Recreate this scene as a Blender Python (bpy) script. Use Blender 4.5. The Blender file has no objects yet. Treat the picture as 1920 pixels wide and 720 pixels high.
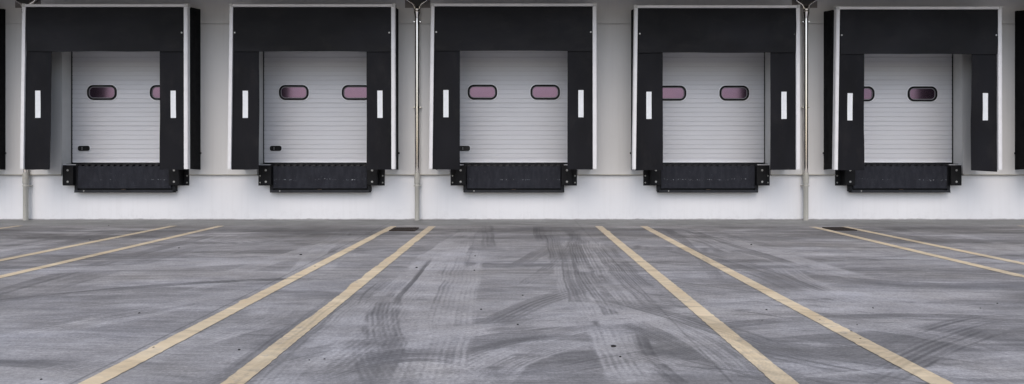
import bpy, bmesh, math, random
import numpy as np
from mathutils import Vector, noise as mnoise
R = math.radians
scene = bpy.context.scene
COL = scene.collection

# ---------------------------------------------------------------- camera
cam_data = bpy.data.cameras.new('camera')
cam = bpy.data.objects.new('camera', cam_data); COL.objects.link(cam)
cam.location = (0.0, -14.38, 1.28)
cam.rotation_euler = (R(90), 0, 0)
cam_data.sensor_width = 36.0
cam_data.lens = 36.0 * 1270 / 1920
cam_data.shift_x = -6 / 1920
cam_data.shift_y = -62 / 1920
cam_data.clip_end = 2000
scene.camera = cam

# ---------------------------------------------------------------- world, sun, exposure
SUN_EL, SUN_AZ = 52.0, 188.0
world = bpy.data.worlds.new('World'); scene.world = world
world.use_nodes = True
wn, wl = world.node_tree.nodes, world.node_tree.links
bg = wn['Background']
sky = wn.new('ShaderNodeTexSky'); sky.sky_type = 'NISHITA'; sky.sun_disc = False
sky.sun_elevation = R(SUN_EL); sky.sun_rotation = R(SUN_AZ)
sky.air_density = 1.0; sky.dust_density = 3.0; sky.ozone_density = 1.0
hs = wn.new('ShaderNodeHueSaturation'); hs.inputs['Saturation'].default_value = 0.82
wl.new(sky.outputs[0], hs.inputs['Color']); wl.new(hs.outputs[0], bg.inputs[0])
bg.inputs[1].default_value = 0.15
sd = bpy.data.lights.new('sun', 'SUN'); sun = bpy.data.objects.new('sun', sd); COL.objects.link(sun)
sd.energy = 0.5; sd.angle = R(60); sd.color = (1.0, 0.985, 0.97)
sun.rotation_euler = (R(90 - SUN_EL), 0, R(180 - SUN_AZ + 0))
scene.view_settings.view_transform = 'Standard'; scene.view_settings.look = 'None'
scene.view_settings.gamma = 1.0; scene.view_settings.use_curve_mapping = False
scene.view_settings.exposure = 0.32

# ---------------------------------------------------------------- mesh helpers
def box(bm, x0, x1, y0, y1, z0, z1, bev=0.0, seg=1):
    vs = [bm.verts.new((x, y, z)) for x in (x0, x1) for y in (y0, y1) for z in (z0, z1)]
    fs = [bm.faces.new([vs[i] for i in q]) for q in ((0,1,3,2),(4,6,7,5),(0,4,5,1),(2,3,7,6),(0,2,6,4),(1,5,7,3))]
    if bev > 0:
        es = list({e for f in fs for e in f.edges})
        bmesh.ops.bevel(bm, geom=es, offset=bev, segments=seg, affect='EDGES', profile=0.5)

def hexa(bm, lo, hi, z0, z1):
    """box whose bottom (lo) and top (hi) rectangles differ: each (x0,x1,y0,y1)"""
    b = [bm.verts.new((x, y, z0)) for x, y in ((lo[0],lo[2]),(lo[1],lo[2]),(lo[1],lo[3]),(lo[0],lo[3]))]
    t = [bm.verts.new((x, y, z1)) for x, y in ((hi[0],hi[2]),(hi[1],hi[2]),(hi[1],hi[3]),(hi[0],hi[3]))]
    bm.faces.new(b[::-1]); bm.faces.new(t)
    for i in range(4):
        j = (i + 1) % 4; bm.faces.new((b[i], b[j], t[j], t[i]))

def sheet(bm, f, nu, nv, t):
    """closed slab: f(u,v) -> front point; back copy pushed t along +y or given vector"""
    off = Vector(t)
    a = [[bm.verts.new(Vector(f(i/nu, j/nv))) for j in range(nv+1)] for i in range(nu+1)]
    b = [[bm.verts.new(v.co + off) for v in row] for row in a]
    for i in range(nu):
        for j in range(nv):
            bm.faces.new((a[i][j], a[i+1][j], a[i+1][j+1], a[i][j+1]))
            bm.faces.new((b[i][j], b[i][j+1], b[i+1][j+1], b[i+1][j]))
    for i in range(nu):
        bm.faces.new((a[i][0], b[i][0], b[i+1][0], a[i+1][0])); bm.faces.new((a[i][nv], a[i+1][nv], b[i+1][nv], b[i][nv]))
    for j in range(nv):
        bm.faces.new((a[0][j], a[0][j+1], b[0][j+1], b[0][j])); bm.faces.new((a[nu][j], b[nu][j], b[nu][j+1], a[nu][j+1]))

def lathe(bm, prof, cx, cy, n=24, axis='z', cz=0.0):
    """prof: list of (r, h)"""
    rings = []
    for r, h in prof:
        ring = []
        for k in range(n):
            a = 2*math.pi*k/n; u, v = r*math.cos(a), r*math.sin(a)
            p = (cx+u, cy+v, h) if axis == 'z' else (cx+u, h, cz+v)
            ring.append(bm.verts.new(p))
        rings.append(ring)
    for q in range(len(rings)-1):
        for k in range(n):
            m = (k+1) % n; bm.faces.new((rings[q][k], rings[q][m], rings[q+1][m], rings[q+1][k]))
    bm.faces.new(rings[0][::-1]); bm.faces.new(rings[-1])

def tube(bm, pts, rad, n=14):
    pts = [Vector(p) for p in pts]; rings = []
    for i, p in enumerate(pts):
        d = (pts[min(i+1, len(pts)-1)] - pts[max(i-1, 0)]).normalized()
        up = Vector((0, 1, 0)); s = d.cross(up).normalized(); w = s.cross(d).normalized()
        r = rad[i] if isinstance(rad, (list, tuple)) else rad
        rings.append([bm.verts.new(p + s*(r*math.cos(2*math.pi*k/n)) + w*(r*math.sin(2*math.pi*k/n))) for k in range(n)])
    for q in range(len(rings)-1):
        for k in range(n):
            m = (k+1) % n; bm.faces.new((rings[q][k], rings[q][m], rings[q+1][m], rings[q+1][k]))
    bm.faces.new(rings[0][::-1]); bm.faces.new(rings[-1])

def rrect(w, h, r, seg=8):
    pts = []
    for cx, cz, a0 in ((w/2-r, h/2-r, 0), (-w/2+r, h/2-r, 90), (-w/2+r, -h/2+r, 180), (w/2-r, -h/2+r, 270)):
        for k in range(seg+1):
            a = R(a0 + 90*k/seg); pts.append((cx + r*math.cos(a), cz + r*math.sin(a)))
    return pts

def ring_plate(bm, outer, inner, cx, cz, y0, y1, bev=0.0):
    """rounded ring between two loops with the same number of points; y0 front, y1 back"""
    n = len(outer)
    def loop(p, y, s=1.0): return [bm.verts.new((cx+a, y, cz+b)) for a, b in p]
    of, ob, jf, jb = loop(outer, y0), loop(outer, y1), loop(inner, y0), loop(inner, y1)
    for k in range(n):
        m = (k+1) % n
        bm.faces.new((of[k], of[m], jf[m], jf[k])); bm.faces.new((ob[k], jb[k], jb[m], ob[m]))
        bm.faces.new((of[k], ob[k], ob[m], of[m])); bm.faces.new((jf[k], jf[m], jb[m], jb[k]))

def disc_plate(bm, outer, cx, cz, y0, y1):
    f = [bm.verts.new((cx+a, y0, cz+b)) for a, b in outer]; k_ = [bm.verts.new((cx+a, y1, cz+b)) for a, b in outer]
    bm.faces.new(f); bm.faces.new(k_[::-1]); n = len(f)
    for k in range(n):
        m = (k+1) % n; bm.faces.new((f[k], k_[k], k_[m], f[m]))

def obj(name, bm, mat, parent=None, smooth=False, loc=(0,0,0)):
    bmesh.ops.recalc_face_normals(bm, faces=bm.faces)
    me = bpy.data.meshes.new(name); bm.to_mesh(me); bm.free()
    me.materials.append(mat)
    if smooth:
        me.polygons.foreach_set('use_smooth', [True]*len(me.polygons))
        try: me.set_sharp_from_angle(angle=R(35))
        except Exception: pass
    o = bpy.data.objects.new(name, me); COL.objects.link(o)
    o.location = loc
    if parent: o.parent = parent
    return o

def tag(o, label=None, cat=None, group=None, kind=None):
    if label: o['label'] = label
    if cat: o['category'] = cat
    if group: o['group'] = group
    if kind: o['kind'] = kind
    return o

def empty(name, loc):
    o = bpy.data.objects.new(name, None); COL.objects.link(o); o.location = loc
    o.empty_display_size = 0.2
    return o

# ---------------------------------------------------------------- material helpers
class NT:
    def __init__(self, tree): self.t = tree; self.n = tree.nodes; self.l = tree.links
    def node(self, typ, **kw):
        n = self.n.new(typ)
        for k, v in kw.items(): setattr(n, k, v)
        return n
    def set(self, sock, v):
        if isinstance(v, bpy.types.NodeSocket): self.l.new(v, sock)
        elif v is not None: sock.default_value = v
    def math(self, op, a, b=None, c=None, clamp=False):
        n = self.node('ShaderNodeMath', operation=op, use_clamp=clamp)
        for i, v in enumerate((a, b, c)):
            if v is not None: self.set(n.inputs[i], v)
        return n.outputs[0]
    def mix(self, fac, a, b, blend='MIX'):
        n = self.node('ShaderNodeMix', data_type='RGBA', blend_type=blend)
        self.set(n.inputs[0], fac); self.set(n.inputs[6], a); self.set(n.inputs[7], b)
        return n.outputs[2]
    def comb(self, x, y, z=0.0):
        n = self.node('ShaderNodeCombineXYZ')
        for i, v in enumerate((x, y, z)): self.set(n.inputs[i], v)
        return n.outputs[0]
    def noise(self, vec, scale=1.0, detail=3.0, rough=0.5, dist=0.0):
        n = self.node('ShaderNodeTexNoise'); n.noise_dimensions = '3D'
        self.set(n.inputs['Vector'], vec)
        n.inputs['Scale'].default_value = scale; n.inputs['Detail'].default_value = detail
        n.inputs['Roughness'].default_value = rough; n.inputs['Distortion'].default_value = dist
        return n.outputs[0]
    def rng(self, v, a, b, c=0.0, d=1.0, smooth=False):
        n = self.node('ShaderNodeMapRange'); n.clamp = True
        if smooth: n.interpolation_type = 'SMOOTHSTEP'
        self.set(n.inputs[0], v)
        for i, k in enumerate((a, b, c, d)): self.set(n.inputs[i+1], k)
        return n.outputs[0]
    def scale(self, vec, s):
        n = self.node('ShaderNodeVectorMath', operation='MULTIPLY'); self.set(n.inputs[0], vec); self.set(n.inputs[1], s)
        return n.outputs[0]

def new_mat(name):
    m = bpy.data.materials.new(name); m.use_nodes = True
    nt = NT(m.node_tree); bsdf = m.node_tree.nodes['Principled BSDF']
    return m, nt, bsdf
def c4(c): return (c[0], c[1], c[2], 1.0)

def surf(name, col, rough=0.5, metal=0.0, var=0.06, vscale=3.0, grime=0.0, bump=0.0, bscale=40.0, spec=0.5, stretch=(1,1,1), streak=0.0):
    m, t, b = new_mat(name)
    geo = t.node('ShaderNodeNewGeometry'); P = t.scale(geo.outputs['Position'], stretch)
    n1 = t.noise(P, vscale, 4, 0.6)
    f = t.rng(n1, 0.3, 0.7, 1-var, 1+var)
    c = t.mix(1.0, c4(col), t.comb(f, f, f), 'MULTIPLY')
    if grime:
        n2 = t.noise(P, vscale*2.7, 5, 0.65)
        c = t.mix(t.rng(n2, 0.52, 0.8, 0, grime), c, (0.10, 0.09, 0.08, 1))
    if streak:
        n3 = t.noise(t.scale(geo.outputs['Position'], (9, 9, 0.35)), 1.6, 4, 0.6)
        c = t.mix(t.rng(n3, 0.5, 0.78, 0, streak), c, (0.20, 0.18, 0.15, 1))
    t.set(b.inputs['Base Color'], c)
    rn = t.noise(P, vscale*4, 3, 0.5)
    t.set(b.inputs['Roughness'], t.rng(rn, 0.3, 0.7, max(0.03, rough-0.07), min(1, rough+0.07)))
    b.inputs['Metallic'].default_value = metal
    b.inputs['Specular IOR Level'].default_value = spec
    if bump:
        bn = t.node('ShaderNodeBump'); bn.inputs['Strength'].default_value = 1.0; bn.inputs['Distance'].default_value = bump
        t.set(bn.inputs['Height'], t.noise(geo.outputs['Position'], bscale, 4, 0.6)); t.set(b.inputs['Normal'], bn.outputs[0])
    return m

# ---------------------------------------------------------------- stained concrete: shared node group (colour multiplier of tyre marks)
# kind, a, b, c (u = a + b v + c v^2), v0, v1, half width, strength (+ dusty, - rubber), ribs per metre
TRACKS = [
    ('y', -0.620, 0.0591, 0.00434, -9.75, -4.22, 0.15, 0.63, 0),
    ('y', -0.855, 0.0256, 0.00073, -9.63, -4.03, 0.15, 0.52, 26),
    ('y', -1.176, -0.0672, -0.00851, -9.76, -4.03, 0.14, 0.40, 0),
    ('y', -1.371, -0.1384, -0.00678, -9.41, -6.33, 0.07, -0.69, 0),
    ('y', -0.758, 0.0854, 0.00584, -8.18, -5.69, 0.03, -0.80, 0),
    ('y', 2.852, 1.0649, 0.06924, -10.45, -7.37, 0.21, -0.63, 30),
    ('y', 3.727, 1.0937, 0.06793, -10.52, -8.62, 0.15, 0.63, 34),
    ('y', -4.776, -0.5648, -0.01477, -10.52, -9.76, 0.11, 0.52, 34),
    ('y', 1.543, 0.2313, 0.01464, -9.08, -6.13, 0.21, 0.63, 24),
    ('y', 1.413, 0.1538, 0.01064, -9.03, -3.82, 0.17, -0.57, 26),
    ('y', 1.595, 0.1500, 0.01027, -9.25, -4.03, 0.17, 0.46, 26),
    ('y', 1.746, 0.1603, 0.01253, -9.17, -4.47, 0.17, -0.52, 30),
    ('y', -0.455, -0.2419, -0.01253, -10.52, -9.20, 0.20, 0.57, 22),
    ('y', 12.065, 2.2613, 0.11434, -10.52, -9.36, 0.06, -1.03, 0),
    ('y', 4.004, 1.0308, 0.07621, -10.52, -9.00, 0.18, -0.69, 34),
    ('y', -41.343, -7.7955, -0.35745, -10.52, -9.63, 0.15, 0.52, 34),
    ('x', -9.175, 0.4180, -0.24597, -0.79, 0.82, 0.17, 0.86, 0),
    ('x', -8.967, 0.4745, 0.40253, -0.48, 0.47, 0.11, -0.69, 0),
    ('x', -9.369, 0.6002, -0.10232, 0.79, 4.28, 0.17, 0.75, 0),
    ('x', -10.166, 0.8424, -0.13423, 1.30, 4.07, 0.08, -0.52, 20),
    ('x', -10.290, 0.6876, -0.10493, 1.18, 3.89, 0.12, 0.40, 24),
    ('y', 13.959, 2.6747, 0.12300, -9.14, -7.74, 0.14, -0.57, 26),
    ('y', 63.306, 11.9084, 0.55799, -10.52, -9.45, 0.17, 0.63, 28),
    ('y', 41.846, 7.7909, 0.35846, -10.52, -9.20, 0.13, 0.52, 28),
    ('x', -9.799, -0.1693, 0.00000, 0.07, 0.28, 0.08, -0.80, 30),
    ('y', 55.879, 10.8813, 0.52267, -10.52, -9.99, 0.25, -0.75, 20),
    ('x', -9.640, 0.6450, -0.82076, -0.37, 0.40, 0.08, -0.63, 0),
    ('x', -7.730, -0.6166, -0.15661, -4.83, -1.98, 0.09, -0.63, 0),
    ('y', 1.678, 0.4889, -0.00668, -9.76, -6.33, 0.20, 0.32, 18),
    ('x', -3.828, 0.7699, 0.04699, -6.14, -3.04, 0.25, 0.46, 0),
    ('x', -4.797, 0.1645, 0.00000, -6.99, -3.99, 0.12, -0.52, 0),
    ('x', -4.309, 0.3477, -0.03680, -3.94, -1.53, 0.23, 0.40, 0),
    ('y', 4.867, 0.7148, 0.00000, -9.63, -8.96, 0.10, -0.40, 26),
    ('y', 8.996, 1.5954, 0.10642, -8.62, -6.53, 0.20, 0.46, 20),
    ('y', -1.640, -1.2056, -0.08091, -7.88, -4.93, 0.23, -0.46, 0),
    ('x', -0.544, -1.9568, 0.19506, 3.38, 6.65, 0.28, 0.40, 0),
    ('x', -12.913, 1.5012, -0.12655, 2.08, 3.87, 0.25, -0.52, 22),
    ('x', -10.911, 0.2928, -0.02656, 1.56, 3.31, 0.12, 0.57, 26),
    ('x', -1.440, -2.6196, 0.27869, 3.31, 5.59, 0.20, -0.40, 0),
    ('y', -0.309, 0.0434, -0.00423, -10.52, -9.00, 0.18, 0.40, 26),
    ('x', -10.107, -1.2743, -0.84494, -1.78, -0.77, 0.11, -0.40, 26),
    ('y', -0.723, -0.0134, 0.00070, -10.52, -4.93, 0.23, 0.52, 24),
    ('y', 0.940, 0.0564, 0.00152, -9.63, -4.93, 0.10, -0.52, 0),
    ('y', 0.933, 0.5036, 0.02746, -10.52, -8.18, 0.17, 0.57, 28),
    ('y', -0.442, 0.2480, 0.01312, -10.52, -8.18, 0.15, -0.46, 28),
    ('x', -10.390, -1.4142, -1.19012, -1.06, -0.36, 0.17, -0.80, 24),
    ('y', -1.473, -0.1198, -0.00649, -10.52, -9.63, 0.17, -0.69, 26),
    ('x', -10.490, 0.6318, 0.00000, 0.10, 0.91, 0.15, -0.52, 26),
    ('y', -17.197, -3.6915, -0.18298, -10.23, -8.18, 0.20, 0.52, 26),
    ('y', -12.053, -2.4525, -0.10620, -9.99, -8.18, 0.15, -0.63, 26),
    ('x', -9.007, 0.6497, -0.10246, 1.78, 4.56, 0.17, 0.52, 20),
    ('x', -10.349, 1.1643, -0.46566, 1.36, 2.40, 0.17, -0.52, 24),
    ('x', -12.861, 3.4278, -0.76019, 2.26, 3.34, 0.17, 0.40, 24),
    ('x', -5.907, 0.9165, 0.00000, -3.84, -2.67, 0.20, -0.46, 20),
    ('y', -26.968, -5.6421, -0.31925, -10.34, -8.18, 0.17, 0.40, 24),
    ('x', -2.815, 0.0742, 0.00000, -8.13, -5.76, 0.30, -0.57, 0),
    ('x', -3.230, -0.0874, 0.00000, 5.60, 7.69, 0.30, -0.57, 0),
    ('x', -7.663, -0.0492, -0.79116, -0.45, 0.38, 0.09, -0.34, 0),
    ('y', -0.605, -0.0432, 0.00106, -4.47, -1.48, 0.11, -0.57, 0),
    ('y', 0.474, 0.0404, 0.00586, -3.69, -1.48, 0.11, -0.57, 0),
]
def vnoise(x, y, seed):
    """smooth value noise in [0,1]"""
    xi = np.floor(x).astype(np.int64); yi = np.floor(y).astype(np.int64)
    fx = x-xi; fy = y-yi; fx = fx*fx*(3-2*fx); fy = fy*fy*(3-2*fy)
    def h(i, j):
        n = (i*374761393 + j*668265263 + seed*974711) & 0x7fffffff
        n = ((n ^ (n >> 13))*1274126177) & 0x7fffffff
        return ((n ^ (n >> 16)) & 0xffff)/65535.0
    a = h(xi, yi)*(1-fx)+h(xi+1, yi)*fx; b = h(xi, yi+1)*(1-fx)+h(xi+1, yi+1)*fx
    return a*(1-fy)+b*fy
def fbm(x, y, seed, o=3, g=0.55):
    t = 0; w = 1; s = 0
    for k in range(o):
        t = t + w*vnoise(x*2**k, y*2**k, seed+k*17); s += w; w *= g
    return t/s
def sst(v, a, b):
    t = np.clip((v-a)/(b-a), 0, 1); return t*t*(3-2*t)

rng = np.random.RandomState(5)
def random_tracks():
    """faint sweeps of turning and reversing trucks, besides the plain ones listed above"""
    out = []
    for k in range(110):                                    # across the yard
        x0 = rng.uniform(-13, 13); L = rng.uniform(2.5, 8); y0 = -1.8 - 9.6*rng.uniform(0, 1)**0.8
        sl = rng.uniform(-0.22, 0.22); cu = rng.uniform(-0.035, 0.035)
        a = y0 - sl*x0 + cu*x0*x0; b = sl - 2*cu*x0
        amp = rng.choice([-1, 1])*rng.uniform(0.22, 0.55)
        out.append(('x', a, b, cu, x0-L/2, x0+L/2, rng.uniform(0.06, 0.26), amp, rng.choice([0, 0, 22, 28])))
    for k in range(70):                                    # thin rubber hair lines
        x0, y0 = (rng.uniform(0.9, 3.2), rng.uniform(-10.8, -7.2)) if k < 40 else (rng.uniform(-8, 8), rng.uniform(-10.6, -3))
        L = rng.uniform(0.6, 2.2); sl = rng.normal(-0.75, 0.2) if k < 40 else rng.normal(0, 0.5); cu = rng.normal(0, 0.06)
        a = y0 - sl*x0 + cu*x0*x0; b = sl - 2*cu*x0
        out.append(('x', a, b, cu, x0-L/2, x0+L/2, rng.uniform(0.008, 0.02), -rng.uniform(0.25, 0.6), 0))
    for c in (-8.2, -4.08, -0.03, 4.03, 8.07):             # wheels backing up to each dock
        for k in range(9):
            x0 = c + rng.choice([-0.95, 0.95])+rng.normal(0, 0.22); sl = rng.normal(0, 0.10); cu = rng.normal(0, 0.010); y0 = -2.2
            a = x0 - sl*y0 + cu*y0*y0; b = sl - 2*cu*y0
            v1 = rng.uniform(-2.9, -1.7); v0 = v1 - rng.uniform(1.2, 6)
            out.append(('y', a, b, cu, v0, v1, rng.uniform(0.08, 0.18), rng.choice([-1, 1])*rng.uniform(0.2, 0.5), rng.choice([0, 24, 30])))
    return out
ALL_TRACKS = random_tracks() + TRACKS
def marks(X, Y):
    X = np.asarray(X, dtype=float); Y = np.asarray(Y, dtype=float)
    total = np.zeros_like(X); cov = np.zeros_like(X)
    wob = (fbm(X*0.55, Y*0.55, 3, 2)-0.5)*0.10
    wob2 = (fbm(X*2.5, Y*2.5, 8, 2)-0.5)*0.03
    for i, (k, a, b, c, v0, v1, hw, amp, ribs) in enumerate(ALL_TRACKS):
        u, v = (X, Y) if k == 'y' else (Y, X)
        sel = (v > v0-0.6) & (v < v1+0.6)
        if not sel.any(): continue
        pol = a + b*v + c*v*v
        sel &= np.abs(u-pol) < hw*3*np.sqrt(1+(b+2*c*v)**2) + 0.4
        if not sel.any(): continue
        u = (u+wob+wob2)[sel]; v = v[sel]; pol = pol[sel]
        ln = np.sqrt(1+(b+2*c*v)**2)
        d = (u-pol)/ln; s_ = v*ln
        st = (vnoise(d*22+i*7.7, s_*0.35, 40+i)+vnoise(d*47+i, s_*0.5, 60+i)+0.8*vnoise(d*85+i, s_*0.9, 80+i))/2.8
        br = fbm(d*2.5+i*3.3, s_*1.4, 90+i, 4, 0.6)
        ad = np.abs(d)/hw + (br-0.5)*0.6
        edge = sst(-ad, -1.04, -0.86)
        f = sst(v-v0, -0.35, 0.45)*sst(v1-v, -0.35, 0.6)
        body = np.clip((st-0.30)/0.40, 0, 1.2)*0.85 + 0.28
        if ribs > 0:
            rf = np.sin(d*ribs*(0.75+0.5*((i*0.618) % 1))*6.2832 + 2.5*(br-0.5) + i)
            body = body*(0.85+0.42*rf*sst(br, 0.3, 0.55)) + 0.14*rf*sst(br, 0.35, 0.6)
        cover = edge*f*sst(br, 0.22, 0.50)
        cov[sel] = np.maximum(cov[sel], cover*min(1, abs(amp)*1.8))
        total[sel] = total[sel]*(1-(0.72 if abs(amp) > 0.3 else 0.4)*cover*(0.5+0.5*np.clip(st*1.4, 0, 1))) + cover*body*amp
    return np.where(total > 0, 0.30*np.tanh(total/0.30), 1.25*np.tanh(1.2*total/1.25)), cov

def concrete_group():
    g = bpy.data.node_groups.new('stained_concrete', 'ShaderNodeTree')
    g.interface.new_socket('Vector', in_out='INPUT', socket_type='NodeSocketVector')
    g.interface.new_socket('Color', in_out='OUTPUT', socket_type='NodeSocketColor')
    g.interface.new_socket('Marks', in_out='OUTPUT', socket_type='NodeSocketFloat')
    g.interface.new_socket('Rough', in_out='OUTPUT', socket_type='NodeSocketFloat')
    g.interface.new_socket('Height', in_out='OUTPUT', socket_type='NodeSocketFloat')
    t = NT(g); gi = t.node('NodeGroupInput'); go = t.node('NodeGroupOutput')
    P = gi.outputs[0]
    sp = t.node('ShaderNodeSeparateXYZ'); t.l.new(P, sp.inputs[0]); X, Y = sp.outputs[0], sp.outputs[1]
    at = t.node('ShaderNodeAttribute'); at.attribute_name = 'tyre_marks'; total = at.outputs['Fac']
    ac = t.node('ShaderNodeAttribute'); ac.attribute_name = 'tyre_cover'; keep = t.math('MULTIPLY_ADD', ac.outputs['Fac'], -0.8, 1.0)
    # sweeping streaks left by turning trucks: long stretched noise, mostly across the bays
    w2 = t.noise(t.scale(P, (0.16, 0.3, 1)), 1.0, 2, 0.5)
    Yb = t.math('MULTIPLY_ADD', t.math('SUBTRACT', w2, 0.5), 1.3, Y)
    Yc = t.math('MULTIPLY_ADD', t.math('SINE', t.math('MULTIPLY', X, 0.23)), 0.8, Yb)
    s1 = t.noise(t.comb(t.math('MULTIPLY', X, 0.30), t.math('MULTIPLY', Yc, 2.4), 0.0), 1.0, 5, 0.6)
    s2 = t.noise(t.comb(t.math('MULTIPLY', X, 0.8), t.math('MULTIPLY', Yc, 14.0), 4.0), 1.0, 4, 0.65)
    s3 = t.noise(t.comb(t.math('MULTIPLY', X, 3.0), t.math('MULTIPLY', Yb, 36.0), 9.0), 1.0, 3, 0.6)
    # second family, diagonal
    Xd = t.math('MULTIPLY_ADD', Y, 0.55, X); Yd = t.math('MULTIPLY_ADD', X, -0.55, Yb)
    s4 = t.noise(t.comb(t.math('MULTIPLY', Xd, 0.7), t.math('MULTIPLY', Yd, 20.0), 17.0), 1.0, 4, 0.65)
    s4m = t.rng(t.noise(P, 0.6, 3, 0.5), 0.45, 0.62)
    blot = t.noise(t.scale(P, (0.5, 1.1, 1)), 1.0, 6, 0.62)
    fine = t.noise(P, 22.0, 6, 0.72)
    grain = t.noise(P, 160.0, 2, 0.6)
    val = t.rng(s1, 0.3, 0.7, -0.18, 0.13)
    val = t.math('MULTIPLY_ADD', t.math('ADD', t.rng(s2, 0.3, 0.7, -0.14, 0.14), t.rng(s3, 0.3, 0.7, -0.12, 0.12)), keep, val)
    val = t.math('MULTIPLY_ADD', t.rng(s4, 0.3, 0.7, -0.2, 0.2), t.math('MULTIPLY', s4m, keep), val)
    val = t.math('ADD', val, t.rng(blot, 0.25, 0.75, -0.26, 0.26))
    val = t.math('ADD', val, t.rng(fine, 0.3, 0.7, -0.17, 0.17))
    pit = t.noise(t.scale(P, (1, 1, 1)), 48.0, 3, 0.75)
    val = t.math('ADD', val, t.rng(pit, 0.32, 0.68, -0.26, 0.20))
    patch = t.noise(P, 2.6, 5, 0.7)
    val = t.math('ADD', val, t.rng(patch, 0.36, 0.64, -0.15, 0.13))
    crisp = t.noise(t.comb(t.math('MULTIPLY', X, 1.1), t.math('MULTIPLY', Yb, 9.0), 31.0), 1.0, 6, 0.75)
    val = t.math('MULTIPLY_ADD', t.rng(crisp, 0.42, 0.60, -0.14, 0.12), keep, val)
    val = t.math('ADD', val, t.rng(grain, 0.3, 0.7, -0.12, 0.12))
    # rubber and wheel dirt band along the docks
    bandn = t.noise(t.comb(t.math('MULTIPLY', X, 0.45), t.math('MULTIPLY', Y, 1.6), 3.0), 1.0, 5, 0.6)
    band = t.math('MULTIPLY', t.rng(Y, -4.2, -2.6), t.rng(Y, -1.25, -1.75))
    band = t.math('MULTIPLY', band, t.rng(bandn, 0.38, 0.56))
    val = t.math('MULTIPLY_ADD', band, -0.80, val)
    val = t.math('MULTIPLY_ADD', total, 0.95, val)
    # clean apron strip by the wall
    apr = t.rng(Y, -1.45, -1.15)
    # saw cut joints
    jn = t.noise(t.scale(P, (2, 2, 1)), 1.0, 3, 0.6)
    def joint(coord, at, w, amt, lo=0.35):
        dd = t.math('ABSOLUTE', t.math('ADD', t.math('SUBTRACT', coord, at), t.math('MULTIPLY', t.math('SUBTRACT', jn, 0.5), 0.012)))
        return t.math('MULTIPLY', t.rng(dd, w, w*0.4), t.rng(jn, lo, lo+0.2, amt*0.4, amt))
    j = joint(Y, -6.62, 0.014, 0.5)
    for coord, at, w, am in ((Y, -1.30, 0.018, 0.35), (X, 1.24, 0.012, 0.35), (X, -2.53, 0.012, 0.55), (X, 7.4, 0.012, 0.4), (X, -6.9, 0.012, 0.4), (Y, -11.6, 0.012, 0.5)):
        j = t.math('MAXIMUM', j, joint(coord, at, w, am))
    val = t.math('SUBTRACT', val, j)
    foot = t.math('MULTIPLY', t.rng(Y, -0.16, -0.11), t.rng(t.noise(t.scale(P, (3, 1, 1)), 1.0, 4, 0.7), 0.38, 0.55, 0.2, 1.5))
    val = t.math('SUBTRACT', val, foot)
    # small dark spots
    vo = t.node('ShaderNodeTexVoronoi'); vo.inputs['Scale'].default_value = 3.1; t.l.new(P, vo.inputs['Vector'])
    spot = t.rng(vo.outputs['Distance'], 0.030, 0.012, 0.0, 0.7)
    spot = t.math('MULTIPLY', spot, t.rng(t.noise(P, 1.7, 2, 0.5), 0.5, 0.56))
    val = t.math('SUBTRACT', val, spot)
    mult = t.math('POWER', 2.718, val)
    base = t.mix(t.rng(blot, 0.35, 0.68), (0.296, 0.284, 0.276, 1), (0.276, 0.272, 0.280, 1))
    base = t.mix(t.rng(t.noise(P, 0.8, 3, 0.6), 0.55, 0.75, 0, 0.5), base, (0.258, 0.242, 0.222, 1))
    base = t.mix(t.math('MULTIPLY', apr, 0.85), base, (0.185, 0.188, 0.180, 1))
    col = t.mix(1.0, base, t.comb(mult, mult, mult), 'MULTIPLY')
    t.l.new(col, go.inputs['Color']); t.l.new(t.math('ADD', t.math('MULTIPLY', total, 0.6), t.rng(s2, 0.3, 0.7, -0.15, 0.15)), go.inputs['Marks'])
    t.l.new(t.rng(t.math('ADD', s1, t.math('MULTIPLY', fine, 0.5)), 0.5, 1.0, 0.46, 0.72), go.inputs['Rough'])
    h = t.math('ADD', t.math('MULTIPLY', fine, 0.6), t.math('MULTIPLY', grain, 0.4))
    t.l.new(h, go.inputs['Height'])
    return g
CG = concrete_group()

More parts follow.
